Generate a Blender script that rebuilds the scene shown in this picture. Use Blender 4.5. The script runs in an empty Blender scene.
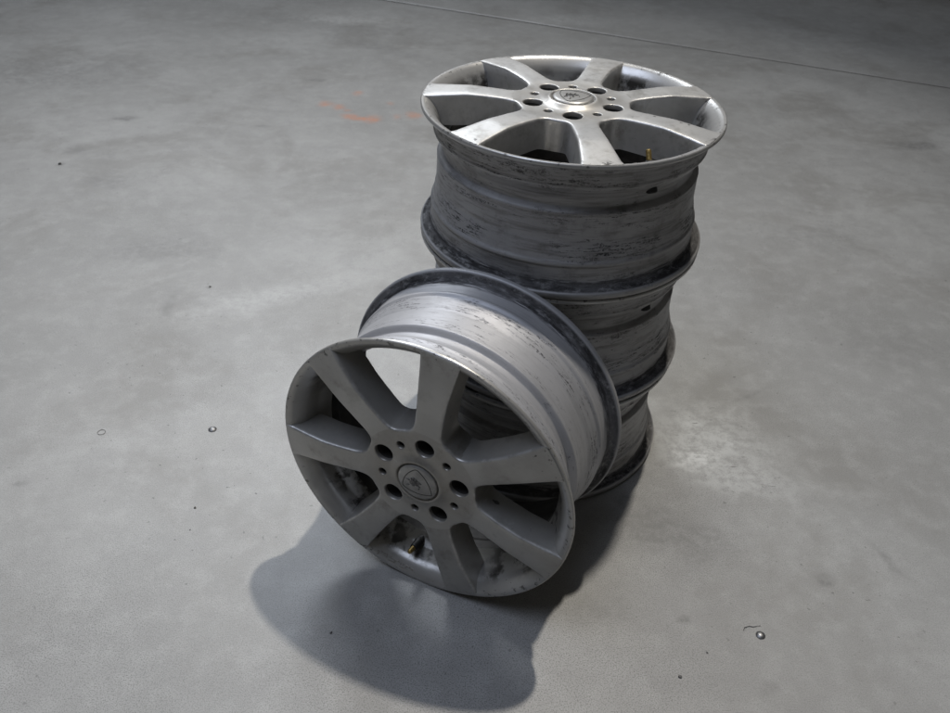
import bpy, bmesh, math, random
import numpy as np
from mathutils import Matrix, Vector, geometry

random.seed(7)
rng = np.random.default_rng(7)
R = math.radians
PI = math.pi
sc = bpy.context.scene
COL = sc.collection

# ---------------------------------------------------------------- camera
cam_d = bpy.data.cameras.new('camera')
cam = bpy.data.objects.new('camera', cam_d)
COL.objects.link(cam)
sc.camera = cam
CAM_H, PITCH, ROLL, FOCAL = 1.03515, 0.64674, 0.04862, 831.36
fwd = Vector((0, math.cos(PITCH), -math.sin(PITCH)))
dwn = Vector((0, -math.sin(PITCH), -math.cos(PITCH)))
rgt = Vector((1, 0, 0))
cr, sr = math.cos(ROLL), math.sin(ROLL)
# the photograph's own right / down directions (slight camera roll)
pr = rgt * cr - dwn * sr
pd = rgt * sr + dwn * cr
cam.matrix_world = Matrix(((pr.x, -pd.x, -fwd.x, 0), (pr.y, -pd.y, -fwd.y, 0),
                           (pr.z, -pd.z, -fwd.z, CAM_H), (0, 0, 0, 1)))
cam_d.sensor_fit = 'HORIZONTAL'
cam_d.sensor_width = 36.0
cam_d.lens = FOCAL / 950 * 36.0
cam_d.clip_start, cam_d.clip_end = 0.05, 200
cam_d.dof.use_dof = True
cam_d.dof.focus_distance = 1.12
cam_d.dof.aperture_fstop = 13.0

# ---------------------------------------------------------------- world and lamps (inside of a hall)
w = bpy.data.worlds.new('World')
sc.world = w
w.use_nodes = True
w.node_tree.nodes['Background'].inputs[0].default_value = (1.0, 0.97, 0.92, 1)
w.node_tree.nodes['Background'].inputs[1].default_value = 0.05


def area(name, loc, target, size, power, color, size_y=None, spread=PI):
    d = bpy.data.lights.new(name, 'AREA')
    d.energy, d.color, d.size = power, color, size
    d.shape = 'RECTANGLE' if size_y else 'DISK'
    if size_y:
        d.size_y = size_y
    d.spread = spread
    o = bpy.data.objects.new(name, d)
    COL.objects.link(o)
    o.location = loc
    o.rotation_euler = (Vector(target) - Vector(loc)).to_track_quat('-Z', 'Y').to_euler()
    return o


area('hall_lamp', (1.22, 3.28, 7.0), (-0.45, 1.05, 0), 0.24, 31, (1.0, 0.945, 0.86), spread=R(55))
area('skylight_behind', (-2.2, 7.0, 5.9), (-0.6, 1.0, 0.2), 3.8, 60, (0.87, 0.925, 1.0), size_y=1.6, spread=R(76))
area('roof_light', (-1.9, 0.2, 5.4), (-0.45, 0.9, 0), 3.6, 41, (0.70, 0.79, 1.0), size_y=2.2, spread=R(105))

sc.view_settings.view_transform = 'Standard'
sc.view_settings.look = 'None'
sc.view_settings.exposure = 0.0
sc.view_settings.gamma = 1.0
sc.view_settings.use_curve_mapping = False


# ---------------------------------------------------------------- node helpers
class NT:
    def __init__(self, name):
        self.m = bpy.data.materials.new(name)
        self.m.use_nodes = True
        self.t = self.m.node_tree
        self.n = self.t.nodes
        self.b = self.n['Principled BSDF']

    def new(self, typ, **kw):
        o = self.n.new(typ)
        for k, v in kw.items():
            setattr(o, k, v)
        return o

    def put(self, sock, v):
        if isinstance(v, bpy.types.NodeSocket):
            self.t.links.new(v, sock)
        elif v is not None:
            if hasattr(sock.default_value, '__len__') and not hasattr(v, '__len__'):
                v = (v,) * len(sock.default_value)
            if hasattr(sock.default_value, '__len__') and len(sock.default_value) == 4 and len(v) == 3:
                v = (*v, 1)
            sock.default_value = v

    def math(self, op, a, b=None, c=None, clamp=False):
        o = self.new('ShaderNodeMath', operation=op, use_clamp=clamp)
        for i, v in enumerate((a, b, c)):
            if v is not None:
                self.put(o.inputs[i], v)
        return o.outputs[0]

    def vmath(self, op, a, b=None, out=0):
        o = self.new('ShaderNodeVectorMath', operation=op)
        self.put(o.inputs[0], a)
        if b is not None:
            self.put(o.inputs[1], b)
        return o.outputs[out]

    def noise(self, vec, scale, detail=4, rough=0.55, w=None, dist=0.0):
        o = self.new('ShaderNodeTexNoise')
        if w is not None:
            o.noise_dimensions = '4D'
            self.put(o.inputs['W'], w)
        self.put(o.inputs['Vector'], vec)
        o.inputs['Scale'].default_value = scale
        o.inputs['Detail'].default_value = detail
        o.inputs['Roughness'].default_value = rough
        o.inputs['Distortion'].default_value = dist
        return o.outputs['Fac']

    def ramp(self, fac, lo, hi, a=0.0, b=1.0, smooth=True):
        o = self.new('ShaderNodeMapRange', interpolation_type='SMOOTHSTEP' if smooth else 'LINEAR')
        self.put(o.inputs['Value'], fac)
        o.inputs['From Min'].default_value = lo
        o.inputs['From Max'].default_value = hi
        o.inputs['To Min'].default_value = a
        o.inputs['To Max'].default_value = b
        return o.outputs['Result']

    def mix(self, fac, a, b, mode='MIX'):
        o = self.new('ShaderNodeMix', data_type='RGBA', blend_type=mode)
        self.put(o.inputs[0], fac)
        self.put(o.inputs[6], a)
        self.put(o.inputs[7], b)
        return o.outputs[2]

    def bump(self, h, strength, dist, normal=None):
        o = self.new('ShaderNodeBump')
        o.inputs['Strength'].default_value = strength
        o.inputs['Distance'].default_value = dist
        self.put(o.inputs['Height'], h)
        if normal is not None:
            self.put(o.inputs['Normal'], normal)
        return o.outputs[0]

    def set(self, **kw):
        for k, v in kw.items():
            self.put(self.b.inputs[k.replace('_', ' ')], v)


W = 0.2024        # overall wheel width
H = 0.2028        # stacking pitch


# ---------------------------------------------------------------- materials
def wheel_coords(s):
    tc = s.new('ShaderNodeTexCoord').outputs['Object']
    oi = s.new('ShaderNodeObjectInfo')
    seed = s.math('MULTIPLY', oi.outputs['Random'], 37.0)
    sep = s.new('ShaderNodeSeparateXYZ')
    s.put(sep.inputs[0], tc)
    return tc, seed, sep


def shade_film(s, tc, seed):  # darkens the face colour in place of its shade
    """dry dust film, as much of it as the object's own soil value says"""
    oi = s.new('ShaderNodeObjectInfo')
    sp_ = s.new('ShaderNodeSeparateColor')
    s.put(sp_.inputs[0], oi.outputs['Color'])
    return s.math('MULTIPLY', sp_.outputs[0], s.ramp(s.noise(tc, 9, 5, 0.65, w=s.math('ADD', seed, 2.0)), 0.3, 0.7, 0.75, 1.0))


def mat_face():
    s = NT('satin_silver_paint')
    tc, seed, sep = wheel_coords(s)
    blotch = s.noise(tc, 14, 5, 0.6, w=seed)
    fine = s.noise(tc, 160, 4, 0.6, w=seed)
    col = s.mix(s.ramp(blotch, 0.35, 0.7), (0.52, 0.517, 0.505), (0.43, 0.423, 0.408))
    rad = s.math('SQRT', s.math('ADD', s.math('POWER', sep.outputs[0], 2.0), s.math('POWER', sep.outputs[1], 2.0)))
    dust_shade = s.math('MULTIPLY', s.ramp(rad, 0.058, 0.105, 1, 0), s.ramp(s.noise(tc, 30, 5, 0.65, w=seed), 0.3, 0.7, 0.35, 0.85))
    col = s.mix(dust_shade, col, (0.30, 0.275, 0.24))
    col = s.mix(shade_film(s, tc, seed), col, (0.285, 0.27, 0.24))
    col = s.mix(s.ramp(fine, 0.45, 0.75, 0, 0.25), col, (0.27, 0.26, 0.24))
    ea = s.new('ShaderNodeAttribute', attribute_name='edge').outputs['Fac']
    grime = s.noise(tc, 23, 6, 0.7, w=s.math('ADD', seed, 14.0))
    col = s.mix(s.ramp(grime, 0.50, 0.68, 0, 0.55), col, (0.17, 0.158, 0.135))
    wipe = s.noise(tc, 6.5, 3, 0.5, w=s.math('ADD', seed, 17.0))
    col = s.mix(s.ramp(wipe, 0.50, 0.62, 0, 0.35), col, (0.50, 0.495, 0.475))
    col = s.mix(s.math('MULTIPLY', ea, s.ramp(s.noise(tc, 60, 5, 0.7, w=seed), 0.42, 0.58, 0.1, 0.75)), col, (0.66, 0.655, 0.64))
    nick = s.math('MULTIPLY', s.ramp(rad, 0.206, 0.214), s.ramp(s.noise(tc, 130, 4, 0.65, w=seed), 0.57, 0.62))
    col = s.mix(s.math('MULTIPLY', nick, 0.8), col, (0.07, 0.067, 0.062))
    chips = s.noise(tc, 75, 3, 0.5, w=s.math('ADD', seed, 3.0))
    reg = s.noise(tc, 11, 2, 0.5, w=s.math('ADD', seed, 9.0))
    ch = s.math('MULTIPLY', s.ramp(chips, 0.66, 0.69), s.ramp(reg, 0.56, 0.62))
    col = s.mix(s.math('MULTIPLY', ch, 0.75), col, (0.05, 0.048, 0.045))
    # short scratches, brush like
    mp = s.new('ShaderNodeMapping')
    s.put(mp.inputs['Vector'], tc)
    mp.inputs['Scale'].default_value = (26, 420, 60)
    mp.inputs['Rotation'].default_value = (0, 0, 0.6)
    scr = s.noise(mp.outputs[0], 1.0, 2, 0.5, w=seed)
    col = s.mix(s.ramp(scr, 0.70, 0.74, 0, 0.35), col, (0.55, 0.55, 0.54))
    s.set(Base_Color=col, Metallic=0.6, Roughness=s.ramp(blotch, 0.3, 0.75, 0.36, 0.50))
    s.set(Normal=s.bump(s.noise(tc, 900, 2, 0.5), 0.12, 0.0004))
    return s.m


def mat_lip():
    s = NT('worn_silver_lip')
    tc, seed, sep = wheel_coords(s)
    blotch = s.noise(tc, 16, 5, 0.6, w=seed)
    col = s.mix(s.ramp(blotch, 0.35, 0.7), (0.50, 0.495, 0.48), (0.38, 0.372, 0.355))
    col = s.mix(shade_film(s, tc, seed), col, (0.285, 0.27, 0.24))
    a = s.math('SUBTRACT', W, sep.outputs[2])
    nk = s.math('MULTIPLY', s.ramp(a, 0.0022, 0.0048, 1, 0), s.ramp(s.noise(tc, 110, 5, 0.7, w=s.math('ADD', seed, 6.0)), 0.57, 0.62))
    col = s.mix(s.math('MULTIPLY', nk, 0.8), col, (0.08, 0.077, 0.07))
    inner = s.ramp(a, 0.006, 0.022)
    dirt = s.noise(tc, 38, 5, 0.65, w=s.math('ADD', seed, 4.0))
    big = s.noise(tc, 9, 2, 0.5, w=s.math('ADD', seed, 8.0))
    dm = s.math('MULTIPLY', s.math('MULTIPLY', s.ramp(dirt, 0.45, 0.58), s.ramp(big, 0.38, 0.55)), inner)
    col = s.mix(s.math('MULTIPLY', dm, 0.9), col, (0.035, 0.031, 0.027))
    s.set(Base_Color=col, Metallic=0.55, Roughness=s.ramp(blotch, 0.3, 0.75, 0.27, 0.42))
    s.set(Normal=s.bump(s.noise(tc, 420, 3, 0.6), 0.15, 0.0005))
    return s.m


def mat_barrel():
    s = NT('scuffed_barrel_alloy')
    tc, seed, sep = wheel_coords(s)
    a = s.math('SUBTRACT', W, sep.outputs[2])
    st = s.new('ShaderNodeMapping')
    s.put(st.inputs['Vector'], tc)
    st.inputs['Scale'].default_value = (13, 13, 150)
    streak = s.noise(st.outputs[0], 1.0, 5, 0.62, w=seed)
    st2 = s.new('ShaderNodeMapping')
    s.put(st2.inputs['Vector'], tc)
    st2.inputs['Scale'].default_value = (34, 34, 360)
    st2.inputs['Rotation'].default_value = (0.03, -0.02, 0)
    thin = s.noise(st2.outputs[0], 1.0, 5, 0.68, w=s.math('ADD', seed, 5.0))
    st3 = s.new('ShaderNodeMapping')
    s.put(st3.inputs['Vector'], tc)
    st3.inputs['Scale'].default_value = (26, 26, 120)
    blot = s.noise(tc, 11, 5, 0.6, w=seed)
    fine = s.noise(tc, 260, 3, 0.6)
    col = s.mix(s.ramp(blot, 0.3, 0.7), (0.46, 0.46, 0.475), (0.40, 0.40, 0.41))
    oc = s.new('ShaderNodeObjectInfo')
    soil_shade = s.new('ShaderNodeSeparateColor')
    s.put(soil_shade.inputs[0], oc.outputs['Color'])
    soil_shade = soil_shade.outputs[0]
    col = s.mix(s.math('MULTIPLY', s.ramp(blot, 0.25, 0.75, 0.7, 1.0), soil_shade), col, (0.25, 0.243, 0.228))  # grime, also darkening barrels that face away from the lamps
    col = s.mix(s.math('MULTIPLY', s.ramp(streak, 0.46, 0.66, 0, 0.8), s.math('ADD', soil_shade, 0.15)), col, (0.12, 0.115, 0.105))
    # rubber scuffs, mostly at the steps and bead seats
    def band(lo, hi, soft=0.008):
        return s.math('MULTIPLY', s.ramp(a, lo - soft, lo + soft), s.ramp(a, hi - soft, hi + soft, 1, 0))
    z1 = s.math('MULTIPLY', band(0.012, 0.048), 0.55)
    z2 = s.math('MULTIPLY', band(0.078, 0.098, 0.006), 0.5)
    z3 = s.math('MULTIPLY', band(0.122, 0.150), 0.8)
    zz = s.math('MAXIMUM', s.math('MAXIMUM', z1, z2), s.math('MAXIMUM', z3, 0.08))
    thr = s.math('SUBTRACT', s.math('ADD', s.math('ADD', thin, s.math('MULTIPLY', soil_shade, 0.045)), s.math('MULTIPLY', zz, 0.15)), s.math('MULTIPLY', blot, 0.14))
    sm = s.math('MULTIPLY', s.ramp(thr, 0.580, 0.625), s.ramp(s.noise(tc, 260, 5, 0.78), 0.42, 0.54, 0.05, 1.0))
    wid = s.noise(st3.outputs[0], 1.0, 6, 0.75, w=s.math('ADD', seed, 11.0))
    patch = s.math('MULTIPLY', s.ramp(s.math('ADD', s.math('ADD', wid, s.math('MULTIPLY', soil_shade, 0.05)), s.math('MULTIPLY', zz, 0.08)), 0.60, 0.68), s.ramp(s.noise(tc, 300, 4, 0.75), 0.42, 0.58, 0.1, 0.85))
    sm = s.math('MAXIMUM', s.math('MULTIPLY', sm, s.ramp(zz, 0.1, 0.7, 0.45, 1.0)), patch)
    sm = s.math('MULTIPLY', sm, s.ramp(s.noise(tc, 9, 3, 0.55, w=s.math('ADD', seed, 21.0)), 0.40, 0.52, 0.12, 1.0))
    smd = s.noise(tc, 34, 6, 0.72, w=s.math('ADD', seed, 31.0))
    col = s.mix(s.math('MULTIPLY', s.ramp(smd, 0.50, 0.66, 0, 0.7), s.math('ADD', s.math('MULTIPLY', soil_shade, 0.9), 0.06)), col, (0.085, 0.081, 0.073))
    col = s.mix(s.math('MULTIPLY', sm, 0.88), col, (0.022, 0.021, 0.020))
    # black residue at the rear bead
    rb = s.math('MULTIPLY', s.ramp(s.math('ADD', a, s.math('MULTIPLY', s.math('SUBTRACT', thin, 0.5), 0.030)), 0.1745, 0.1815), s.ramp(a, 0.1885, 0.1905, 1, 0))
    rb = s.math('MULTIPLY', rb, s.ramp(s.noise(st3.outputs[0], 2.2, 6, 0.8, w=s.math('ADD', seed, 41.0)), 0.34, 0.52, 0.55, 1.0))
    rbn = s.math('MULTIPLY', rb, s.ramp(s.math('ADD', streak, s.math('MULTIPLY', thin, 0.5)), 0.60, 0.95, 1.0, 0.70))
    col = s.mix(s.math('MULTIPLY', rbn, 0.96), col, (0.018, 0.017, 0.017))
    fr = s.ramp(a, 0.1885, 0.191)
    col = s.mix(s.math('MULTIPLY', fr, 0.5), col, (0.33, 0.33, 0.332))
    dark = s.math('MAXIMUM', sm, rbn)
    rough = s.math('ADD', s.ramp(blot, 0.3, 0.75, 0.50, 0.60), s.math('MULTIPLY', dark, 0.28))
    s.set(Base_Color=col, Metallic=s.math('SUBTRACT', 0.42, s.math('MULTIPLY', dark, 0.4)), Roughness=rough)
    s.set(Specular_IOR_Level=s.math('SUBTRACT', 0.5, s.math('MULTIPLY', dark, 0.38)))
    hgt = s.math('ADD', s.math('MULTIPLY', streak, 0.6), s.math('ADD', s.math('MULTIPLY', thin, 0.6), s.math('MULTIPLY', fine, 0.25)))
    s.set(Normal=s.bump(hgt, 0.28, 0.0012))
    return s.m


def mat_plain(name, col, rough, metal=0.0, var=0.25, scale=60):
    s = NT(name)
    tc, seed, sep = wheel_coords(s)
    nz = s.noise(tc, scale, 4, 0.6, w=seed)
    c2 = tuple(v * (1 - var) for v in col)
    s.set(Base_Color=s.mix(s.ramp(nz, 0.35, 0.68), col, c2), Metallic=metal, Roughness=s.ramp(nz, 0.3, 0.7, rough, min(1, rough + 0.12)))
    return s.m


M_FACE, M_LIP, M_BARREL = mat_face(), mat_lip(), mat_barrel()
M_CAP = mat_plain('silver_cap_plastic', (0.36, 0.352, 0.335), 0.36, 0.6)
M_EMB = mat_plain('dirt_filled_relief', (0.05, 0.048, 0.044), 0.5, 0.4)
M_HEAD = mat_plain('grimy_relief', (0.20, 0.195, 0.185), 0.4, 0.5, 0.65, 420)
M_RUBBER = mat_plain('black_rubber', (0.016, 0.016, 0.016), 0.5)
M_BRASS = mat_plain('brass', (0.40, 0.29, 0.11), 0.42, 0.9, 0.5, 300)
M_DUST_SHADE = mat_plain('dusted_shade_alloy', (0.085, 0.08, 0.074), 0.5, 0.35, 0.6, 18)  # brake dust, darkened further so the openings look shaded inside
M_HOLE = mat_plain('dark_bore', (0.06, 0.057, 0.052), 0.6, 0.2)  # shade inside the bores put into the wall colour
M_STEEL = mat_plain('dull_steel', (0.30, 0.30, 0.30), 0.38, 0.9)
M_FLAKE = mat_plain('dark_debris', (0.10, 0.097, 0.09), 0.6)


# ---------------------------------------------------------------- floor
def floor_material():  # colour, grain, wear and painted sheen of the slab
    s = NT('power_floated_concrete')
    tc = s.new('ShaderNodeTexCoord').outputs['Object']
    big = s.noise(tc, 1.1, 5, 0.6, dist=0.4)
    mid = s.noise(tc, 4.2, 6, 0.62, dist=0.3)
    sml = s.noise(tc, 22, 6, 0.65)
    grain = s.noise(tc, 540, 2, 0.6)
    grit = s.noise(tc, 560, 4, 0.75)
    col = s.mix(s.ramp(big, 0.32, 0.68), (0.245, 0.242, 0.229), (0.350, 0.347, 0.332))
    col = s.mix(s.ramp(mid, 0.36, 0.70, 0.0, 0.55), col, (0.275, 0.270, 0.258))
    m2 = s.noise(tc, 9.5, 7, 0.7, dist=0.2)
    col = s.mix(s.ramp(m2, 0.46, 0.62, 0.0, 0.60), col, (0.262, 0.258, 0.246))
    brn = s.noise(tc, 2.7, 5, 0.6, dist=0.6)
    col = s.mix(s.ramp(brn, 0.47, 0.66, 0.0, 0.62), col, (0.205, 0.197, 0.18))
    m3 = s.noise(tc, 48, 6, 0.75)
    col = s.mix(s.ramp(m3, 0.50, 0.66, 0.0, 0.35), col, (0.245, 0.242, 0.232))
    col = s.mix(s.ramp(sml, 0.42, 0.72, 0, 0.34), col, (0.40, 0.397, 0.38))
    at = s.new('ShaderNodeAttribute', attribute_name='wear_sheen')
    wear_sheen = s.new('ShaderNodeSeparateColor')
    s.put(wear_sheen.inputs[0], at.outputs['Color'])
    pit = s.math('ADD', s.noise(tc, 1.9, 4, 0.6, dist=0.3), s.math('MULTIPLY', at.outputs['Alpha'], 0.30))
    pitk = s.ramp(pit, 0.42, 0.72, 0.30, 1.0)
    col = s.mix(s.math('MULTIPLY', s.ramp(grain, 0.52, 0.64, 0, 0.90), pitk), col, (0.13, 0.127, 0.12))
    col = s.mix(s.ramp(grit, 0.58, 0.70, 0, 0.55), col, (0.55, 0.55, 0.53))
    col = s.mix(s.ramp(s.noise(tc, 520, 2, 0.6), 0.56, 0.66, 0, 0.60), col, (0.17, 0.167, 0.16))
    # pinholes and dark specks
    spk = s.noise(tc, 95, 2, 0.5)
    reg = s.noise(tc, 2.6, 3, 0.5)
    col = s.mix(s.math('MULTIPLY', s.ramp(spk, 0.70, 0.745), s.ramp(reg, 0.40, 0.62, 0.25, 0.9)), col, (0.10, 0.098, 0.092))

    brk = s.ramp(m3, 0.38, 0.60, 0.40, 1.0)
    col = s.mix(s.math('MULTIPLY', wear_sheen.outputs[0], brk), col, (0.15, 0.147, 0.14))
    col = s.mix(s.math('MULTIPLY', wear_sheen.outputs[1], s.ramp(m3, 0.40, 0.62, 1.0, 0.35)), col, (0.60, 0.60, 0.58))  # worn patches, with the floor's hot reflection painted as lighter colour
    col = s.mix(s.math('MULTIPLY', wear_sheen.outputs[2], s.ramp(m3, 0.36, 0.62, 0.85, 0.40)), col, (0.50, 0.20, 0.10))
    # short rubber scuffs in the worn zone
    mp = s.new('ShaderNodeMapping')
    s.put(mp.inputs['Vector'], tc)
    mp.inputs['Scale'].default_value = (28, 150, 1)
    mp.inputs['Rotation'].default_value = (0, 0, 0.45)
    scf = s.noise(mp.outputs[0], 1.0, 3, 0.6)
    col = s.mix(s.math('MULTIPLY', s.ramp(scf, 0.66, 0.72), s.ramp(wear_sheen.outputs[1], 0.02, 0.22, 0.06, 0.75)), col, (0.10, 0.098, 0.093))
    polish = s.noise(tc, 1.7, 4, 0.6)
    rough = s.math('ADD', s.ramp(polish, 0.3, 0.7, 0.33, 0.44), s.math('MULTIPLY', grain, 0.14))
    rough = s.math('SUBTRACT', rough, s.math('MULTIPLY', wear_sheen.outputs[1], 0.14))
    s.set(Base_Color=col, Roughness=rough, Specular_IOR_Level=0.5)
    hh = s.math('ADD', s.math('MULTIPLY', grain, 0.7), s.math('ADD', s.math('MULTIPLY', grit, 0.35), s.math('MULTIPLY', sml, 1.2)))
    s.set(Normal=s.bump(hh, 0.30, 0.0012))
    return s.m


def fl(px, py):
    """where the sight line through a photo pixel meets the floor"""
    d = pr * (px - 475) + pd * (py - 356.5) + fwd * FOCAL
    t = -CAM_H / d.z
    return d.x * t, d.y * t


def sp(px, py, lx, ly, soft, amount, rag=0.6, ang=0.0):
    x, y = fl(px, py)
    return (x, y, lx, ly, ang, soft, amount, rag)


PITTED = [(*fl(670, 525), .26), (*fl(610, 650), .22), (*fl(60, 640), .22), (*fl(420, 690), .25)]
STAINS = [sp(125, 118, .055, .028, .8, .55), sp(60, 164, .012, .012, .7, .8), sp(165, 248, .16, .08, .9, .35),
          sp(105, 182, .10, .05, .9, .30), sp(210, 287, .009, .008, .6, .8), sp(170, 305, .015, .06, .8, .35),
          sp(915, 146, .085, .05, .6, .55), sp(825, 580, .016, .014, .6, .55), sp(685, 620, .012, .008, .6, .7),
          
          
          sp(20, 485, .012, .009, .8, .6), sp(772, 688, .012, .012, .9, .45), sp(640, 525, .10, .05, .9, .40),
          sp(700, 540, .09, .05, .9, .35), sp(600, 610, .06, .03, .9, .25), sp(316, 80, .045, .018, .7, .45),
          sp(262, 126, .03, .012, .7, .40), sp(640, 46, .30, .035, .9, .30), sp(370, 45, .34, .06, .9, .28, .6, -.5),
          sp(300, 20, .5, .12, .9, .30, .6, -.4), sp(75, 150, .05, .03, .9, .35), sp(620, 500, .02, .02, .8, .5),
          sp(750, 395, .05, .006, .8, .35, .6, .6), sp(735, 425, .03, .004, .8, .4, .6, -.5),
          sp(887, 560, .009, .05, .9, .4, 1.2, .5), sp(890, 350, .16, .08, .9, .22), sp(820, 240, .22, .1, .9, .2),
          sp(38, 70, .4, .25, .9, .35), sp(880, 30, .5, .3, .9, .18)]
WORN_SHEEN = [sp(697, 458, .055, .035, 1., 1.0), sp(705, 440, .15, .10, 1., .55), sp(570, 20, .25, .1, 1., .3),  # polished wear; the bright reflection beside the stack is painted in too
        sp(350, 20, .3, .07, 1., .35), sp(500, 330, .3, .2, 1., .12), sp(260, 300, .25, .05, 1., .25, .6, .5),
        sp(740, 480, .14, .05, 1., .35)]
PAINT = [sp(325, 104, .030, .034, .9, .75), sp(338, 107, .022, .028, .9, .75), sp(358, 93, .022, .030, .9, .65),
         sp(351, 117, .034, .032, .9, .95), sp(371, 119, .034, .038, .9, .95), sp(361, 118.5, .028, .022, .9, .85),
         sp(413, 115, .028, .032, .9, .75), sp(397, 116.5, .016, .024, .9, .4), sp(390, 103, .014, .018, .9, .4),
         sp(347, 110, .016, .014, .9, .6)]


def vnoise(P, scale, seed):
    """smooth lattice noise in -1..1 for the outlines of the stains"""
    r_ = np.random.default_rng(seed)
    tab = r_.uniform(-1, 1, (256, 256))
    out = np.zeros(len(P))
    amp = 1.0
    for _ in range(3):
        q = P * scale + 500.0
        i = np.floor(q).astype(int)
        f = q - i
        f = f * f * (3 - 2 * f)
        i0, i1 = i % 256, (i + 1) % 256
        a_ = tab[i0[:, 0], i0[:, 1]] * (1 - f[:, 0]) + tab[i1[:, 0], i0[:, 1]] * f[:, 0]
        b_ = tab[i0[:, 0], i1[:, 1]] * (1 - f[:, 0]) + tab[i1[:, 0], i1[:, 1]] * f[:, 0]
        out += amp * (a_ * (1 - f[:, 1]) + b_ * f[:, 1])
        amp *= 0.5
        scale *= 2.1
    return out / 1.75


# slab sheet with its saw-cut joint, a real groove
jx0, jy0 = fl(480, 15)
jx1, jy1 = fl(950, 88)
jd = np.array((jx1 - jx0, jy1 - jy0))
jd /= np.linalg.norm(jd)
jn = np.array((-jd[1], jd[0]))
org = np.array((jx0, jy0))
gw = 0.0040


def steps(*parts):
    out = [parts[0][0]]
    for lo, hi, st in parts:
        n_ = max(1, int(round((hi - lo) / st)))
        out += list(np.linspace(lo, hi, n_ + 1)[1:])
    return np.array(out)


tt_ = steps((-12, -3, 3), (-3, -1.6, .02), (-1.6, -.5, .010), (-.5, 2.1, .006), (2.1, 3.4, .015), (3.4, 12, 3))
uu_ = np.concatenate([steps((-12, -4, 2), (-4, -3.7, .1), (-3.7, -2.2, .006), (-2.2, -1.0, .011), (-1.0, -gw, .015)),
                      [-gw * .5, gw * .5], steps((gw, 1.6, .03), (1.6, 12, 2))])
zz_ = np.where(np.abs(uu_) < gw * .75, -0.008, 0.0)
TT, UU = np.meshgrid(tt_, uu_)
FP = org + TT.ravel()[:, None] * jd + UU.ravel()[:, None] * jn
FZ = np.repeat(zz_, len(tt_))
nt_, nu_ = len(tt_), len(uu_)
ii = (np.arange(nu_ - 1)[:, None] * nt_ + np.arange(nt_ - 1)).ravel()
quads = np.stack([ii, ii + 1, ii + nt_ + 1, ii + nt_], 1)
me = bpy.data.meshes.new('floor')
me.vertices.add(len(FP))
me.vertices.foreach_set('co', np.c_[FP, FZ].ravel())
me.loops.add(quads.size)
me.loops.foreach_set('vertex_index', quads.ravel())
me.polygons.add(len(quads))
me.polygons.foreach_set('loop_start', np.arange(len(quads)) * 4)
me.update(calc_edges=True)
warp = np.stack([vnoise(FP, 22, 3), vnoise(FP, 22, 4)], 1)


def splat(lst, seed):
    acc = np.zeros(len(FP))
    for (x, y, rx, ry, ang, soft, amount, rag) in lst:
        m_ = max(rx, ry) * 2.5
        sel = np.where((np.abs(FP[:, 0] - x) < m_) & (np.abs(FP[:, 1] - y) < m_))[0]
        if not len(sel):
            continue
        q = FP[sel] - (x, y) + warp[sel] * rag * min(rx, ry) * 0.9
        c_, s_ = math.cos(ang), math.sin(ang)
        d = np.hypot((q[:, 0] * c_ + q[:, 1] * s_) / rx, (-q[:, 0] * s_ + q[:, 1] * c_) / ry)
        t = np.clip((1 + soft * .4 - d) / (soft * 1.4), 0, 1)
        t = t * t * (3 - 2 * t) * amount
        acc[sel] = 1 - (1 - acc[sel]) * (1 - t)
    return acc


pitm = np.zeros(len(FP))
for ax, ay, ar_ in PITTED:
    d = np.hypot(FP[:, 0] - ax, FP[:, 1] - ay) / ar_
    pitm = np.maximum(pitm, np.clip(1 - d + vnoise(FP, 9, 8) * .35, 0, 1))
STAINS = [(*q[:6], min(.9, q[6] * 1.45), q[7]) for q in STAINS]
wear_sheen_ = np.stack([splat(STAINS, 1), splat(WORN_SHEEN, 2), splat(PAINT, 3), pitm], 1)
at_ = me.attributes.new('wear_sheen', 'FLOAT_COLOR', 'POINT')
at_.data.foreach_set('color', wear_sheen_.astype(np.float32).ravel())
floor = bpy.data.objects.new('floor', me)
COL.objects.link(floor)
floor['kind'] = 'structure'
floor['label'] = 'grey power-floated concrete floor with stains and a saw-cut joint'
me.materials.append(floor_material())
me.materials.append(mat_plain('joint_dirt', (0.07, 0.068, 0.064), 0.9))
mi_ = np.repeat((np.abs((uu_[:-1] + uu_[1:]) / 2) < gw * .99).astype(np.int32), nt_ - 1)
me.polygons.foreach_set('material_index', mi_)


# ---------------------------------------------------------------- wheel meshes
def interp(tab, x):
    return np.interp(x, [t[0] for t in tab], [t[1] for t in tab])


def lathe(name, prof, mat, seg=192, closed=False, smooth=True, sharp=None):
    """prof: list of (a, r); a = distance behind the front plane of the wheel"""
    v, f = [], []
    n = len(prof)
    for i in range(seg):
        t = 2 * PI * i / seg
        for a, r in prof:
            v.append((r * math.cos(t), r * math.sin(t), W - a))
    for i in range(seg):
        j = (i + 1) % seg
        for k in range(n if closed else n - 1):
            k2 = (k + 1) % n
            q = [i * n + k, i * n + k2, j * n + k2, j * n + k]
            if prof[k][1] < 1e-6:
                q = [i * n + k, i * n + k2, j * n + k2]
            elif prof[k2][1] < 1e-6:
                q = [i * n + k, i * n + k2, j * n + k]
            f.append(q[::-1])
    m = bpy.data.meshes.new(name)
    m.from_pydata(v, [], f)
    bm = bmesh.new()
    bm.from_mesh(m)
    bmesh.ops.remove_doubles(bm, verts=bm.verts, dist=1e-6)
    bmesh.ops.recalc_face_normals(bm, faces=bm.faces)
    bm.to_mesh(m)
    bm.free()
    m.polygons.foreach_set('use_smooth', [smooth] * len(m.polygons))
    m.set_sharp_from_angle(angle=R(38))
    m.materials.append(mat)
    return m


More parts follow.
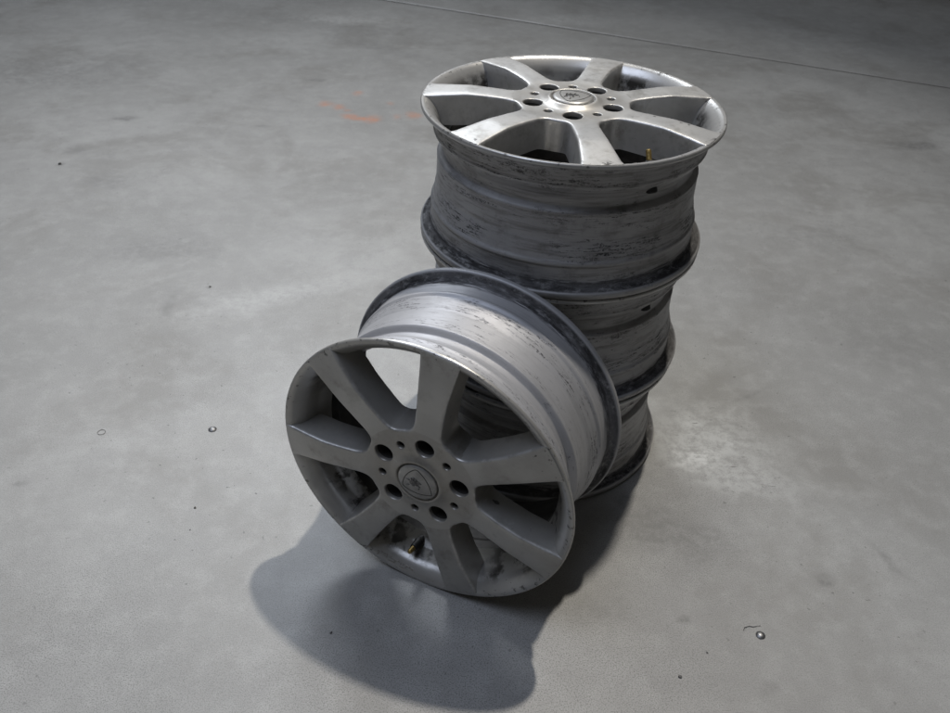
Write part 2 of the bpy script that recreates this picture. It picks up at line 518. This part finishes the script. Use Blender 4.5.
def rounded(prof, rad):
    """round the corners of an open profile by short quadratic curves"""
    out = [prof[0]]
    for i in range(1, len(prof) - 1):
        p0, p1, p2 = (np.array(prof[j]) for j in (i - 1, i, i + 1))
        d0, d1 = np.linalg.norm(p0 - p1), np.linalg.norm(p2 - p1)
        k = min(rad, d0 * .45, d1 * .45)
        A, B = p1 + (p0 - p1) / d0 * k, p1 + (p2 - p1) / d1 * k
        for t in (0, .33, .67, 1):
            out.append(tuple(A * (1 - t) ** 2 + 2 * p1 * t * (1 - t) + B * t * t))
    out.append(prof[-1])
    return out


# inside of the front of the rim, seen between the spokes
INNER_FRONT = [(0.0004, 0.2190), (0.0006, 0.2150), (0.0030, 0.2105), (0.0075, 0.2055), (0.0130, 0.2005),
               (0.020, 0.1965), (0.030, 0.1935), (0.040, 0.1905), (0.048, 0.1850), (0.058, 0.1795), (0.064, 0.1785)]
lip_prof = rounded(INNER_FRONT[::-1][1:], 0.003)
lip_prof += [(0.0012, 0.2201), (0.0026, 0.22055), (0.0052, 0.22055), (0.0064, 0.2195)]
OUT = [(0.0064, 0.2195), (0.0075, 0.2185), (0.0085, 0.2130), (0.0092, 0.2125), (0.0100, 0.2100), (0.0125, 0.2055), (0.018, 0.2028), (0.036, 0.2015),
       (0.0395, 0.2024), (0.043, 0.2010), (0.058, 0.1895), (0.064, 0.1875), (0.0735, 0.1875), (0.0775, 0.1935),
       (0.0800, 0.1962), (0.0860, 0.1958), (0.120, 0.1965), (0.132, 0.1990), (0.148, 0.2018), (0.1520, 0.2046), (0.1555, 0.2050), (0.1590, 0.2030),
       (0.178, 0.2045), (0.1840, 0.2065), (0.1875, 0.2120), (0.1890, 0.2180), (0.1912, 0.22055), (0.1955, 0.22055),
       (0.1990, 0.2195), (W, 0.2165), (W, 0.2120), (0.1960, 0.2080), (0.188, 0.2000), (0.178, 0.1975), (0.150, 0.1965),
       (0.135, 0.1925), (0.120, 0.1895), (0.086, 0.1885), (0.080, 0.1860), (0.074, 0.1785), (0.058, 0.1795)]
me_lip = lathe('front_lip', lip_prof, M_LIP)
cut = OUT.index((W, 0.2120)) + 1
me_barrel = lathe('barrel', rounded(OUT[:cut], 0.0014), M_BARREL)
me_inside = lathe('barrel_inside', rounded(OUT[cut - 1:], 0.0014), M_DUST_SHADE)


def clamp_r(a):
    return interp(INNER_FRONT, a) + 0.0025


# --- star shaped outline: hub with seven arms
NW = 7
SEC = 2 * PI / NW
HALF_W = [(0.080, 0.0200), (0.105, 0.0196), (0.130, 0.0200), (0.155, 0.0212), (0.185, 0.0240), (0.2182, 0.0278)]
RTIP = 0.2182
R_IN = 0.0835


def window_edge():
    """one window edge in its own frame (window centre at angle 0), from +side tip inwards and back out"""
    side = []
    for r in np.linspace(RTIP, 0.0905, 60):
        hw = float(interp(HALF_W, r))
        side.append((r, SEC / 2 - math.asin(hw / r)))
    r = [(q[0] * math.cos(q[1]), q[0] * math.sin(q[1])) for q in side]
    corner_ang = SEC / 2 - math.asin(0.0199 / R_IN)
    corner = np.array((R_IN * math.cos(corner_ang), R_IN * math.sin(corner_ang)))
    # fillet: from side at r=.103 through corner to the arc centre
    pts = [q for q in r if math.hypot(*q) > 0.1045]
    A = np.array(pts[-1])
    B = np.array((R_IN, 0.002))
    for t in np.linspace(0.06, 1, 16):
        c1, c2 = A + (corner - A) * 0.72, B + (corner - B) * 0.80
        q = A * (1 - t) ** 3 + 3 * c1 * t * (1 - t) ** 2 + 3 * c2 * t * t * (1 - t) + B * t ** 3
        pts.append(tuple(q))
    up = pts
    dn = [(x, -y) for x, y in pts[::-1]]
    return up + dn


edge = window_edge()
outline = []
side_flag = []
for k in range(NW):
    ang = -PI / 2 - k * SEC
    c, s_ = math.cos(ang), math.sin(ang)
    for x, y in edge:
        outline.append((x * c - y * s_, x * s_ + y * c))
        side_flag.append(True)
    # spoke tip arc to the next window
    last = outline[-1]
    a0 = math.atan2(last[1], last[0])
    nx = ang - SEC
    first = edge[0]
    a1 = math.atan2(first[1], first[0]) + nx
    while a1 > a0:
        a1 -= 2 * PI
    while a1 < a0 - PI:
        a1 += 2 * PI
    for t in np.linspace(0, 1, 14)[1:-1]:
        aa = a0 + (a1 - a0) * t
        outline.append((RTIP * math.cos(aa), RTIP * math.sin(aa)))
        side_flag.append(False)
outline = np.array(outline)
side_flag = np.array(side_flag)
# force counter-clockwise
ar = 0.5 * np.sum(outline[:, 0] * np.roll(outline[:, 1], -1) - np.roll(outline[:, 0], -1) * outline[:, 1])
if ar < 0:
    outline = outline[::-1].copy()
    side_flag = side_flag[::-1].copy()

holes = []
for k in range(5):
    for r0, ang, rad, n in ((0.0605, R(-54 + 72 * k), 0.0138, 40), (0.0590, R(-90 + 72 * k), 0.0058, 24)):
        cx, cy = r0 * math.cos(ang), r0 * math.sin(ang)
        holes.append(np.array([(cx + rad * math.cos(-2 * PI * i / n), cy + rad * math.sin(-2 * PI * i / n)) for i in range(n)]))
loops = [outline] + holes


def inward(lp):
    d = np.roll(lp, -1, 0) - np.roll(lp, 1, 0)
    d /= np.linalg.norm(d, axis=1)[:, None]
    return np.stack([-d[:, 1], d[:, 0]], 1)


def seg_dist(P, A, B):
    """min distance of points P to segments A->B"""
    out = np.full(len(P), 1e9)
    AB = B - A
    L2 = (AB ** 2).sum(1)
    for i0 in range(0, len(P), 400):
        p = P[i0:i0 + 400]
        t = ((p[:, None] - A) * AB).sum(2) / L2
        t = np.clip(t, 0, 1)
        q = A + t[..., None] * AB
        out[i0:i0 + 400] = np.sqrt(((p[:, None] - q) ** 2).sum(2)).min(1)
    return out


sA, sB = [], []
nO = len(outline)
for i in range(nO):
    j = (i + 1) % nO
    if side_flag[i] and side_flag[j]:
        sA.append(outline[i])
        sB.append(outline[j])
sideA, sideB = np.array(sA), np.array(sB)
holeA = np.concatenate(holes)
holeB = np.concatenate([np.roll(h, -1, 0) for h in holes])
allA = np.concatenate([outline, holeA])
allB = np.concatenate([np.roll(outline, -1, 0), holeB])


def inside_star(P):
    x, y = P[:, 0], P[:, 1]
    res = np.zeros(len(P), bool)
    A, B = outline, np.roll(outline, -1, 0)
    for (x0, y0), (x1, y1) in zip(A, B):
        if y0 == y1:
            continue
        cnd = ((y0 > y) != (y1 > y)) & (x < (x1 - x0) * (y - y0) / (y1 - y0) + x0)
        res ^= cnd
    for h in holes:
        c = h.mean(0)
        rr = np.linalg.norm(h[0] - c)
        res &= np.hypot(x - c[0], y - c[1]) > rr
    return res


extra = []
for lp, offs in [(outline, (0.0005, 0.0012, 0.0021, 0.0032, 0.0050))] + [(h, (0.0004, 0.0009, 0.0016, 0.0026)) for h in holes]:
    nn = inward(lp)
    for d in offs:
        q = lp + nn * d
        keep = seg_dist(q, allA, allB) > d * 0.93
        extra.append(q[keep])
for rr in (0.0300, 0.0308, 0.0318, 0.0324, 0.0332, 0.0345, 0.037, 0.041, 0.046, 0.0870):
    n = int(2 * PI * rr / 0.0017)
    t = np.arange(n) * 2 * PI / n
    extra.append(np.stack([rr * np.cos(t), rr * np.sin(t)], 1))
for rr in np.arange(0.150, 0.161, 0.0018):
    n = int(2 * PI * rr / 0.004)
    t = np.arange(n) * 2 * PI / n
    extra.append(np.stack([rr * np.cos(t), rr * np.sin(t)], 1))
extra = np.concatenate(extra)
dx = 0.0042
gx, gy = np.meshgrid(np.arange(-0.22, 0.22, dx), np.arange(-0.22, 0.22, dx * 0.866))
gx[::2] += dx / 2
grid = np.stack([gx.ravel(), gy.ravel()], 1)
rg = np.hypot(grid[:, 0], grid[:, 1])
grid = grid[(rg < RTIP - 0.002) & ~((rg > 0.028) & (rg < 0.049)) & ~((rg > 0.1485) & (rg < 0.1615)) & ~(np.abs(rg - 0.087) < 0.0015)]
grid = grid[seg_dist(grid, allA, allB) > 0.0058]
cand = np.concatenate([extra, grid])
cand = cand[inside_star(cand)]
cand = cand[seg_dist(cand, allA, allB) > 0.00035]

bpts = np.concatenate(loops)
bedges = []
b0 = 0
for lp in loops:
    n = len(lp)
    bedges += [(b0 + i, b0 + (i + 1) % n) for i in range(n)]
    b0 += n
allp = np.concatenate([bpts, cand])
ov, oe, of, ovi, oei, ofi = geometry.delaunay_2d_cdt([Vector((float(a), float(b))) for a, b in allp], bedges, [], 0, 1e-7)
P2 = np.array([(v.x, v.y) for v in ov])
tri = np.array([f for f in of if len(f) == 3])
cen = P2[tri].mean(1)
tri = tri[inside_star(cen)]
# orientation
e1, e2 = P2[tri[:, 1]] - P2[tri[:, 0]], P2[tri[:, 2]] - P2[tri[:, 0]]
flip = (e1[:, 0] * e2[:, 1] - e1[:, 1] * e2[:, 0]) < 0
tri[flip] = tri[flip][:, ::-1]
# map of boundary vertices
inv = {}
for new_i, olds in enumerate(ovi):
    for o in olds:
        inv[o] = new_i

FACE_A = [(0.0, -0.0030), (0.0300, -0.0030), (0.0308, -0.0040), (0.0318, -0.0045), (0.0324, -0.0074), (0.0345, -0.0078), (0.037, -0.0066),
          (0.041, -0.0042), (0.046, -0.0026), (0.055, -0.0020), (0.075, -0.0024), (0.090, -0.0036), (0.120, -0.0052),
          (0.148, -0.0060), (0.154, -0.0060), (0.160, -0.0056), (0.190, -0.0029), (0.2182, -0.0001)]
rr2 = np.hypot(P2[:, 0], P2[:, 1])
a_front = interp(FACE_A, rr2)
ds = seg_dist(P2, sideA, sideB)
dh = seg_dist(P2, holeA, holeB)


def roll_edge(d, e):
    t = np.clip(1 - d / e, 0, 1)
    return e * (1 - np.sqrt(np.clip(1 - t * t, 0, 1)))


fade = np.clip((RTIP - 0.001 - rr2) / 0.010, 0.25, 1)
a_front = a_front + roll_edge(ds, 0.0030) * fade + roll_edge(dh, 0.0018)
# gentle crown across each arm
a_front += 0.0009 * np.clip(1 - ds / 0.012, 0, 1) ** 2 * fade

REAR = [(0.0, 0.046), (0.075, 0.045), (0.095, 0.040), (0.150, 0.040), (0.170, 0.0415), (0.22, 0.0420)]
hole_wall = set()
verts = [(x, y, a) for (x, y), a in zip(P2, a_front)]
faces = [tuple(t) for t in tri]
nfront = len(verts)
# walls
base = 0
for li, lp in enumerate(loops):
    n = len(lp)
    nn = inward(lp)
    idx0 = [inv[base + i] for i in range(n)]
    rb = np.hypot(lp[:, 0], lp[:, 1])
    a_end = interp(REAR, rb)
    a_beg = np.array([a_front[i] for i in idx0])
    prev = idx0
    steps = (0.06, 0.2, 0.4, 0.6, 0.8, 1.0) if li == 0 else (0.1, 0.35, 1.0)
    for s_ in steps:
        a = a_beg + (a_end - a_beg) * s_
        q = lp - nn * (0.0024 * s_ if li == 0 else 0.0)
        rq = np.hypot(q[:, 0], q[:, 1])
        k = np.minimum(1, clamp_r(a) / rq)
        q = q * k[:, None]
        st = len(verts)
        verts += [(x, y, z) for (x, y), z in zip(q, a)]
        cur = list(range(st, st + n))
        for i in range(n):
            j = (i + 1) % n
            faces.append((prev[i], cur[i], cur[j], prev[j]))
            if li > 0 and s_ > 0.2:
                hole_wall.add(faces[-1])
        prev = cur
    base += n
# rear sheet
st = len(verts)
rear_pos = P2.copy()
base = 0
k = np.minimum(1, 0.1918 / np.maximum(rr2, 1e-6))
rear_pos = rear_pos * k[:, None]
nnO = inward(outline)
for i in range(nO):
    q = outline[i] - nnO[i] * 0.0024
    rq = np.hypot(*q)
    q = q * min(1, float(clamp_r(interp(REAR, np.hypot(*outline[i])))) / rq)
    rear_pos[inv[i]] = q
verts += [(x, y, float(z)) for (x, y), z in zip(rear_pos, interp(REAR, rr2))]
for t in tri:
    p, q, r = rear_pos[t[0]], rear_pos[t[1]], rear_pos[t[2]]
    if abs((q[0] - p[0]) * (r[1] - p[1]) - (q[1] - p[1]) * (r[0] - p[0])) > 2e-9:
        faces.append((st + t[2], st + t[1], st + t[0]))
EDGE = np.zeros(len(verts))
EDGE[:nfront] = np.exp(-np.abs(ds - 0.0008) / 0.0010)
V = np.array(verts, float)
V[:, 2] = W - V[:, 2]
whole = bpy.data.meshes.new('whole_face')
whole.from_pydata(V.tolist(), [], faces)
whole.update()
VN = np.empty(len(V) * 3)
whole.vertices.foreach_get('normal', VN)
VN = VN.reshape(-1, 3)
# which part each face belongs to
part_faces = {}
for f in faces:
    c = V[list(f)].mean(0)
    if math.hypot(c[0], c[1]) < 0.0870:
        key = -1
    else:
        key = int(round((math.atan2(c[1], c[0]) + PI / 2 + SEC / 2) / SEC)) % NW
    part_faces.setdefault(key, []).append(f)
bpy.data.meshes.remove(whole)


def sub_mesh(name, fs, mat):
    used = sorted({i for f in fs for i in f})
    mp = {o: i for i, o in enumerate(used)}
    m = bpy.data.meshes.new(name)
    m.from_pydata(V[used].tolist(), [], [[mp[i] for i in f] for f in fs])
    m.polygons.foreach_set('use_smooth', [True] * len(m.polygons))
    m.materials.append(mat)
    m.materials.append(M_HOLE)
    m.polygons.foreach_set('material_index', [1 if f in hole_wall else 0 for f in fs])
    ed = m.attributes.new('edge', 'FLOAT', 'POINT')
    ed.data.foreach_set('value', EDGE[used].astype(np.float32))
    m.update()
    m.normals_split_custom_set_from_vertices([tuple(VN[o]) for o in used])
    return m


me_hub = sub_mesh('hub', part_faces[-1], M_FACE)
me_spokes = [sub_mesh('spoke', part_faces[k], M_FACE) for k in range(NW)]

# --- centre cap with shield emblem
me_cap = lathe('center_cap', [(-0.0100, 0.0), (-0.00995, 0.008), (-0.0097, 0.018), (-0.0093, 0.0255), (-0.0088, 0.0280),
                              (-0.0076, 0.0294), (-0.0050, 0.0299), (-0.0020, 0.0299)], M_CAP, 96)


def tube_mesh(name, pts, rad, mat, closed=False, seg=6, flat=1.0):
    """tube along 3D points"""
    v, f = [], []
    n = len(pts)
    P = [Vector(p) for p in pts]
    for i, p in enumerate(P):
        t = (P[(i + 1) % n] - P[i - 1]) if closed else (P[min(i + 1, n - 1)] - P[max(i - 1, 0)])
        t.normalize()
        up = Vector((0, 0, 1))
        if abs(t.z) > 0.95:
            up = Vector((1, 0, 0))
        s1 = t.cross(up).normalized()
        s2 = s1.cross(t).normalized()
        rd = rad(i / max(1, n - 1)) if callable(rad) else rad
        for k in range(seg):
            a = 2 * PI * k / seg
            v.append(tuple(p + s1 * rd * math.cos(a) + s2 * rd * flat * math.sin(a)))
    for i in range(n if closed else n - 1):
        j = (i + 1) % n
        for k in range(seg):
            k2 = (k + 1) % seg
            f.append((i * seg + k, i * seg + k2, j * seg + k2, j * seg + k))
    if not closed:
        f.append(tuple(range(seg))[::-1])
        f.append(tuple((n - 1) * seg + k for k in range(seg)))
    m = bpy.data.meshes.new(name)
    m.from_pydata(v, [], f)
    m.polygons.foreach_set('use_smooth', [True] * len(m.polygons))
    m.materials.append(mat)
    return m


def cap_z(r):
    return W + float(interp([(0, 0.0100), (0.008, 0.00995), (0.018, 0.0097), (0.0255, 0.0093), (0.028, 0.0088)], r))


def shield_outline(scale=1.0, n=14):
    tipa = R(-22)
    cs = [np.array((math.cos(tipa + k * 2 * PI / 3), math.sin(tipa + k * 2 * PI / 3))) * rr for k, rr in ((0, .0262), (1, .0262), (2, .0262))]
    rad = [0.0022, 0.0085, 0.0085]
    pts = []
    dense = []
    for k in range(3):
        A, B = cs[k], cs[(k + 1) % 3]
        mid = (A + B) / 2
        out = mid / np.linalg.norm(mid) * 0.0052
        for t in np.linspace(0, 1, 40, endpoint=False):
            dense.append((A * (1 - t) + B * t + out * 4 * t * (1 - t), k))
    D = np.array([d[0] for d in dense])
    # smooth corners 1 and 2 by local averaging
    for _ in range(14):
        N2 = (np.roll(D, 1, 0) + np.roll(D, -1, 0) + D * 2) / 4
        for c in (40, 80):
            for o in range(-13, 14):
                D[(c + o) % 120] = N2[(c + o) % 120]
    return D * scale


sh = shield_outline()
me_shield = tube_mesh('emblem_shield', [(x, y, cap_z(math.hypot(x, y))) for x, y in sh], 0.00062, M_EMB, True, 6, 0.8)
# animal-head relief: a few overlapping raised tufts, muzzle and ear (shield's own down = tip)
tip = R(-22)
dn_ = np.array((math.cos(tip), math.sin(tip)))
rt_ = np.array((-dn_[1], dn_[0]))
random.seed(23)
head = [[(-.0105, -.0065), (-.0075, -.0100), (-.0025, -.0095), (.0005, -.0060), (.0035, -.0055), (.0050, -.0015), (.0040, .0030), (.0065, .0060),
         (.0030, .0080), (-.0015, .0070), (-.0050, .0085), (-.0085, .0060), (-.0120, .0030), (-.0098, -.0015)]]
for q in range(20):   # tufts of the mane, worn down
    u0, v0 = random.gauss(-.003, .0048), random.gauss(-.001, .0048)
    t0, l0, w0 = random.uniform(-.6, 1.2), random.uniform(.0016, .0034), random.uniform(.0005, .0010)
    cu, su = math.cos(t0), math.sin(t0)
    head.append([(u0 + x * cu - y * su, v0 + x * su + y * cu) for x, y in ((-l0, 0), (-l0 * .2, -w0), (l0, -w0 * .4), (l0 * .7, w0 * .8), (-l0 * .1, w0))])
hv, hf = [], []
for hi_, poly in enumerate(head):
    n = len(poly)
    b = len(hv)
    c = np.mean(poly, 0)
    for u, v_ in poly:
        q = dn_ * u + rt_ * v_
        hv.append((*q, cap_z(np.hypot(*q)) - .0003))
    for u, v_ in poly:
        q = dn_ * (c[0] + (u - c[0]) * .68) + rt_ * (c[1] + (v_ - c[1]) * .68)
        hv.append((*q, cap_z(np.hypot(*q)) + (.0004 if hi_ == 0 else .0010)))
    hf += [(b + i, b + (i + 1) % n, b + n + (i + 1) % n, b + n + i) for i in range(n)]
    hf.append(tuple(b + n + i for i in range(n)))
me_head = bpy.data.meshes.new('emblem_head')
me_head.from_pydata(hv, [], hf)
bm = bmesh.new()
bm.from_mesh(me_head)
bmesh.ops.recalc_face_normals(bm, faces=bm.faces)
bm.to_mesh(me_head)
bm.free()
me_head.materials.append(M_HEAD)


# --- valve (its own direction at local angle -90)
def valve_pt(t, off=0.0):
    a = 0.0560 + (0.0060 - 0.0560) * t
    r = 0.1905 + (0.1715 - 0.1905) * t
    return (0, -r, W - a)


def along(name, ts, rads, mat, seg=20):
    pts = [valve_pt(t) for t in ts]
    tb = dict(zip(range(len(ts)), rads))
    v, f = [], []
    ax = (Vector(valve_pt(1)) - Vector(valve_pt(0))).normalized()
    s1 = Vector((1, 0, 0))
    s2 = ax.cross(s1)
    n = len(ts)
    for i, p in enumerate(pts):
        for k in range(seg):
            a = 2 * PI * k / seg
            v.append(tuple(Vector(p) + (s1 * math.cos(a) + s2 * math.sin(a)) * rads[i]))
    for i in range(n - 1):
        for k in range(seg):
            k2 = (k + 1) % seg
            f.append((i * seg + k, i * seg + k2, (i + 1) * seg + k2, (i + 1) * seg + k))
    f.append(tuple(range(seg))[::-1])
    f.append(tuple((n - 1) * seg + k for k in range(seg)))
    m = bpy.data.meshes.new(name)
    m.from_pydata(v, [], f)
    m.polygons.foreach_set('use_smooth', [True] * len(m.polygons))
    m.set_sharp_from_angle(angle=R(40))
    m.materials.append(mat)
    return m


me_valve = along('valve_stem', [-.08, -.05, .05, .09, .13, .30, .36, .40, .66, .72, .74], [.0062, .0078, .0078, .0070, .0058, .0062, .0076, .0066, .0060, .0054, .0040], M_RUBBER)
tt, rr_ = [.73], [.0036]
for k in range(7):
    tt += [.76 + k * .03, .775 + k * .03]
    rr_ += [.0039, .0035]
tt += [.985, 1.0]
rr_ += [.0032, .0024]
me_tip = along('valve_tip', tt, rr_, M_BRASS, 16)

# tiny raised casting marks on the lip beside the valve (too worn to read)
cv, cf = [], []
random.seed(11)
for i in range(13):
    th = R(-103.5 + i * 1.35)
    r0, a0 = 0.2085, 0.0048
    for _ in range(random.choice((2, 3, 3))):
        t2 = th + random.uniform(-.005, .005)
        rr0 = r0 + random.uniform(-.0022, .0022)
        aa = float(np.interp(-rr0, [-q[1] for q in INNER_FRONT], [q[0] for q in INNER_FRONT]))
        b = len(cv)
        hw, hh = random.choice(((.0022, .0005), (.0006, .0016)))
        c = Vector((rr0 * math.cos(t2), rr0 * math.sin(t2), W - aa))
        tg = Vector((-math.sin(t2), math.cos(t2), 0))
        rd = Vector((math.cos(t2), math.sin(t2), 0)) * .74 + Vector((0, 0, .67))
        nm = Vector((-math.cos(t2) * .67, -math.sin(t2) * .67, .74))
        for sgn in (-.0004, .0007):
            for u, v_ in ((-hw, -hh), (hw, -hh), (hw, hh), (-hw, hh)):
                cv.append(tuple(c + tg * u + rd * v_ + nm * sgn))
        cf += [(b + 4, b + 5, b + 6, b + 7), (b, b + 1, b + 5, b + 4), (b + 1, b + 2, b + 6, b + 5), (b + 2, b + 3, b + 7, b + 6), (b + 3, b, b + 4, b + 7)]
me_cast = bpy.data.meshes.new('casting_marks')
me_cast.from_pydata(cv, [], cf)
me_cast.materials.append(M_LIP)


# ---------------------------------------------------------------- wheels
def link(name, mesh, parent, mat=None):
    o = bpy.data.objects.new(name, mesh)
    COL.objects.link(o)
    o.parent = parent
    if mat is not None:
        o.matrix_local = mat
    return o


def make_wheel(label, base_loc, local, soil_shade=0.5, dust_shade=0.05):  # both values also darken the parts that stand in shade
    root = bpy.data.objects.new('alloy_wheel', None)
    COL.objects.link(root)
    root.empty_display_size = 0.1
    root.location = base_loc
    root['label'] = label
    root['category'] = 'wheel rim'
    root['group'] = 'alloy wheels on the concrete'
    bo = link('barrel', me_barrel, root, local)
    bo.color = (soil_shade, soil_shade, soil_shade, 1)
    link('barrel_inside', me_inside, bo)
    lip = link('front_lip', me_lip, root, local)
    link('casting_marks', me_cast, lip)
    lip.color = (dust_shade * .6,) * 3 + (1,)
    for nm_, m in [('hub', me_hub)] + [('spoke', m) for m in me_spokes]:
        link(nm_, m, root, local).color = (dust_shade, dust_shade, dust_shade, 1)
    cap = link('center_cap', me_cap, root, local)
    link('emblem_shield', me_shield, cap)
    link('emblem_head', me_head, cap)
    vs = link('valve_stem', me_valve, root, local)
    link('valve_tip', me_tip, vs)
    return root


def spin(deg):
    return Matrix.Rotation(R(deg), 4, 'Z')


SX, SY = 0.11920, 1.18932
make_wheel('silver seven-spoke alloy wheel lying on the floor at the bottom of the stack', (SX, SY, 0.0), spin(155))
make_wheel('silver seven-spoke alloy wheel in the middle of the stack of three', (SX + 0.00442, SY + 0.00369, H), spin(-47.4 + 90))
make_wheel('silver seven-spoke alloy wheel on top of the stack, its face turned up', (SX + 0.00448, SY + 0.0011, 2 * H), spin(-57.9 + 90))
az = -0.41709
nrm = Vector((math.sin(az), -math.cos(az), 0))
Xl = Vector((math.cos(az), math.sin(az), 0))
Yl = Vector((0, 0, 1))
front_c = Vector((-0.06642, 0.79739, 0.22055))
rear_c = front_c - nrm * W
rot = Matrix(((Xl.x, Yl.x, nrm.x, 0), (Xl.y, Yl.y, nrm.y, 0), (Xl.z, Yl.z, nrm.z, 0), (0, 0, 0, 1)))
mid_c = front_c - nrm * (W / 2)
base = Vector((mid_c.x, mid_c.y, 0))
make_wheel('silver seven-spoke alloy wheel standing upright on its edge against the stack', base,
           Matrix.Translation(rear_c - base) @ rot @ spin(-97.3 + 90), 0.05, 0.6)  # lit barrel kept light, shaded face painted darker


# ---------------------------------------------------------------- small things on the floor
def tag(o, label, cat, group=None):
    o['label'], o['category'] = label, cat
    if group:
        o['group'] = group
    return o


def dome(name, rad, h):
    prof = [(rad * 1.0, 0), (rad * 1.05, h * .16), (rad * .93, h * .30), (rad * .82, h * .52), (rad * .62, h * .78), (rad * .34, h * .95), (0, h)]
    v, f = [], []
    n, seg = len(prof), 28
    for i in range(seg):
        t = 2 * PI * i / seg
        for r, z in prof:
            v.append((r * math.cos(t), r * math.sin(t), z))
    for i in range(seg):
        j = (i + 1) % seg
        for k in range(n - 1):
            f.append((i * n + k, j * n + k, j * n + k + 1, i * n + k + 1))
    m = bpy.data.meshes.new(name)
    m.from_pydata(v, [], f)
    bm = bmesh.new()
    bm.from_mesh(m)
    bmesh.ops.remove_doubles(bm, verts=bm.verts, dist=1e-6)
    bmesh.ops.recalc_face_normals(bm, faces=bm.faces)
    bm.to_mesh(m)
    bm.free()
    m.polygons.foreach_set('use_smooth', [True] * len(m.polygons))
    m.materials.append(M_STEEL)
    return m


for (px, py), rad, lab in (((212.5, 429.5), .0062, 'small shiny metal stud head on the floor near a thin ring'),
                           ((760.5, 635.5), .0058, 'small shiny metal stud head on the floor beside a curled shaving')):
    x, y = fl(px, py)
    o = bpy.data.objects.new('metal_stud', dome('metal_stud', rad * 1.15, rad * .6))
    COL.objects.link(o)
    o.location = (x, y, 0)
    tag(o, lab, 'stud', 'metal studs on the concrete')

x, y = fl(101.5, 432.5)
ring = tube_mesh('ring', [(x + .0066 * math.cos(t), y + .0066 * math.sin(t), .0007) for t in np.linspace(0, 2 * PI, 28, endpoint=False)], 0.00042, M_HEAD, True, 6)
o = bpy.data.objects.new('thin_ring', ring)
COL.objects.link(o)
tag(o, 'thin dark ring lying flat on the concrete floor', 'ring')

pts = [fl(*q) for q in ((743.5, 631), (744.5, 628), (749, 626.5), (753, 627.5), (757, 626.6), (760.5, 626.2))]
o = bpy.data.objects.new('metal_shaving', tube_mesh('metal_shaving', [(a, b, .0007 + .0006 * (i % 2)) for i, (a, b) in enumerate(pts)], lambda t: .00055 - .00025 * t, M_FLAKE, False, 6))
COL.objects.link(o)
tag(o, 'thin dark curled metal shaving on the concrete floor', 'shaving')

# crumbs of dark grit
random.seed(5)
for px, py, rad in ((680, 677, .0032), (707, 653, .0021), (195, 508, .0026), (190, 530, .0017), (331, 633, .0026), (210, 287, .0030), (60, 164, .0060)):
    bm = bmesh.new()
    bmesh.ops.create_icosphere(bm, subdivisions=1, radius=rad * .8)
    for v in bm.verts:
        v.co *= random.uniform(.65, 1.25)
        v.co.z = max(-rad * .35, v.co.z * .6) + rad * .35
    m = bpy.data.meshes.new('grit_crumb')
    bm.to_mesh(m)
    bm.free()
    m.materials.append(M_FLAKE)
    o = bpy.data.objects.new('grit_crumb', m)
    COL.objects.link(o)
    o.location = (*fl(px, py), 0)
    o.rotation_euler.z = random.uniform(0, 6)
    tag(o, 'tiny dark crumb of grit lying on the bare concrete', 'grit', 'crumbs of grit on the concrete')
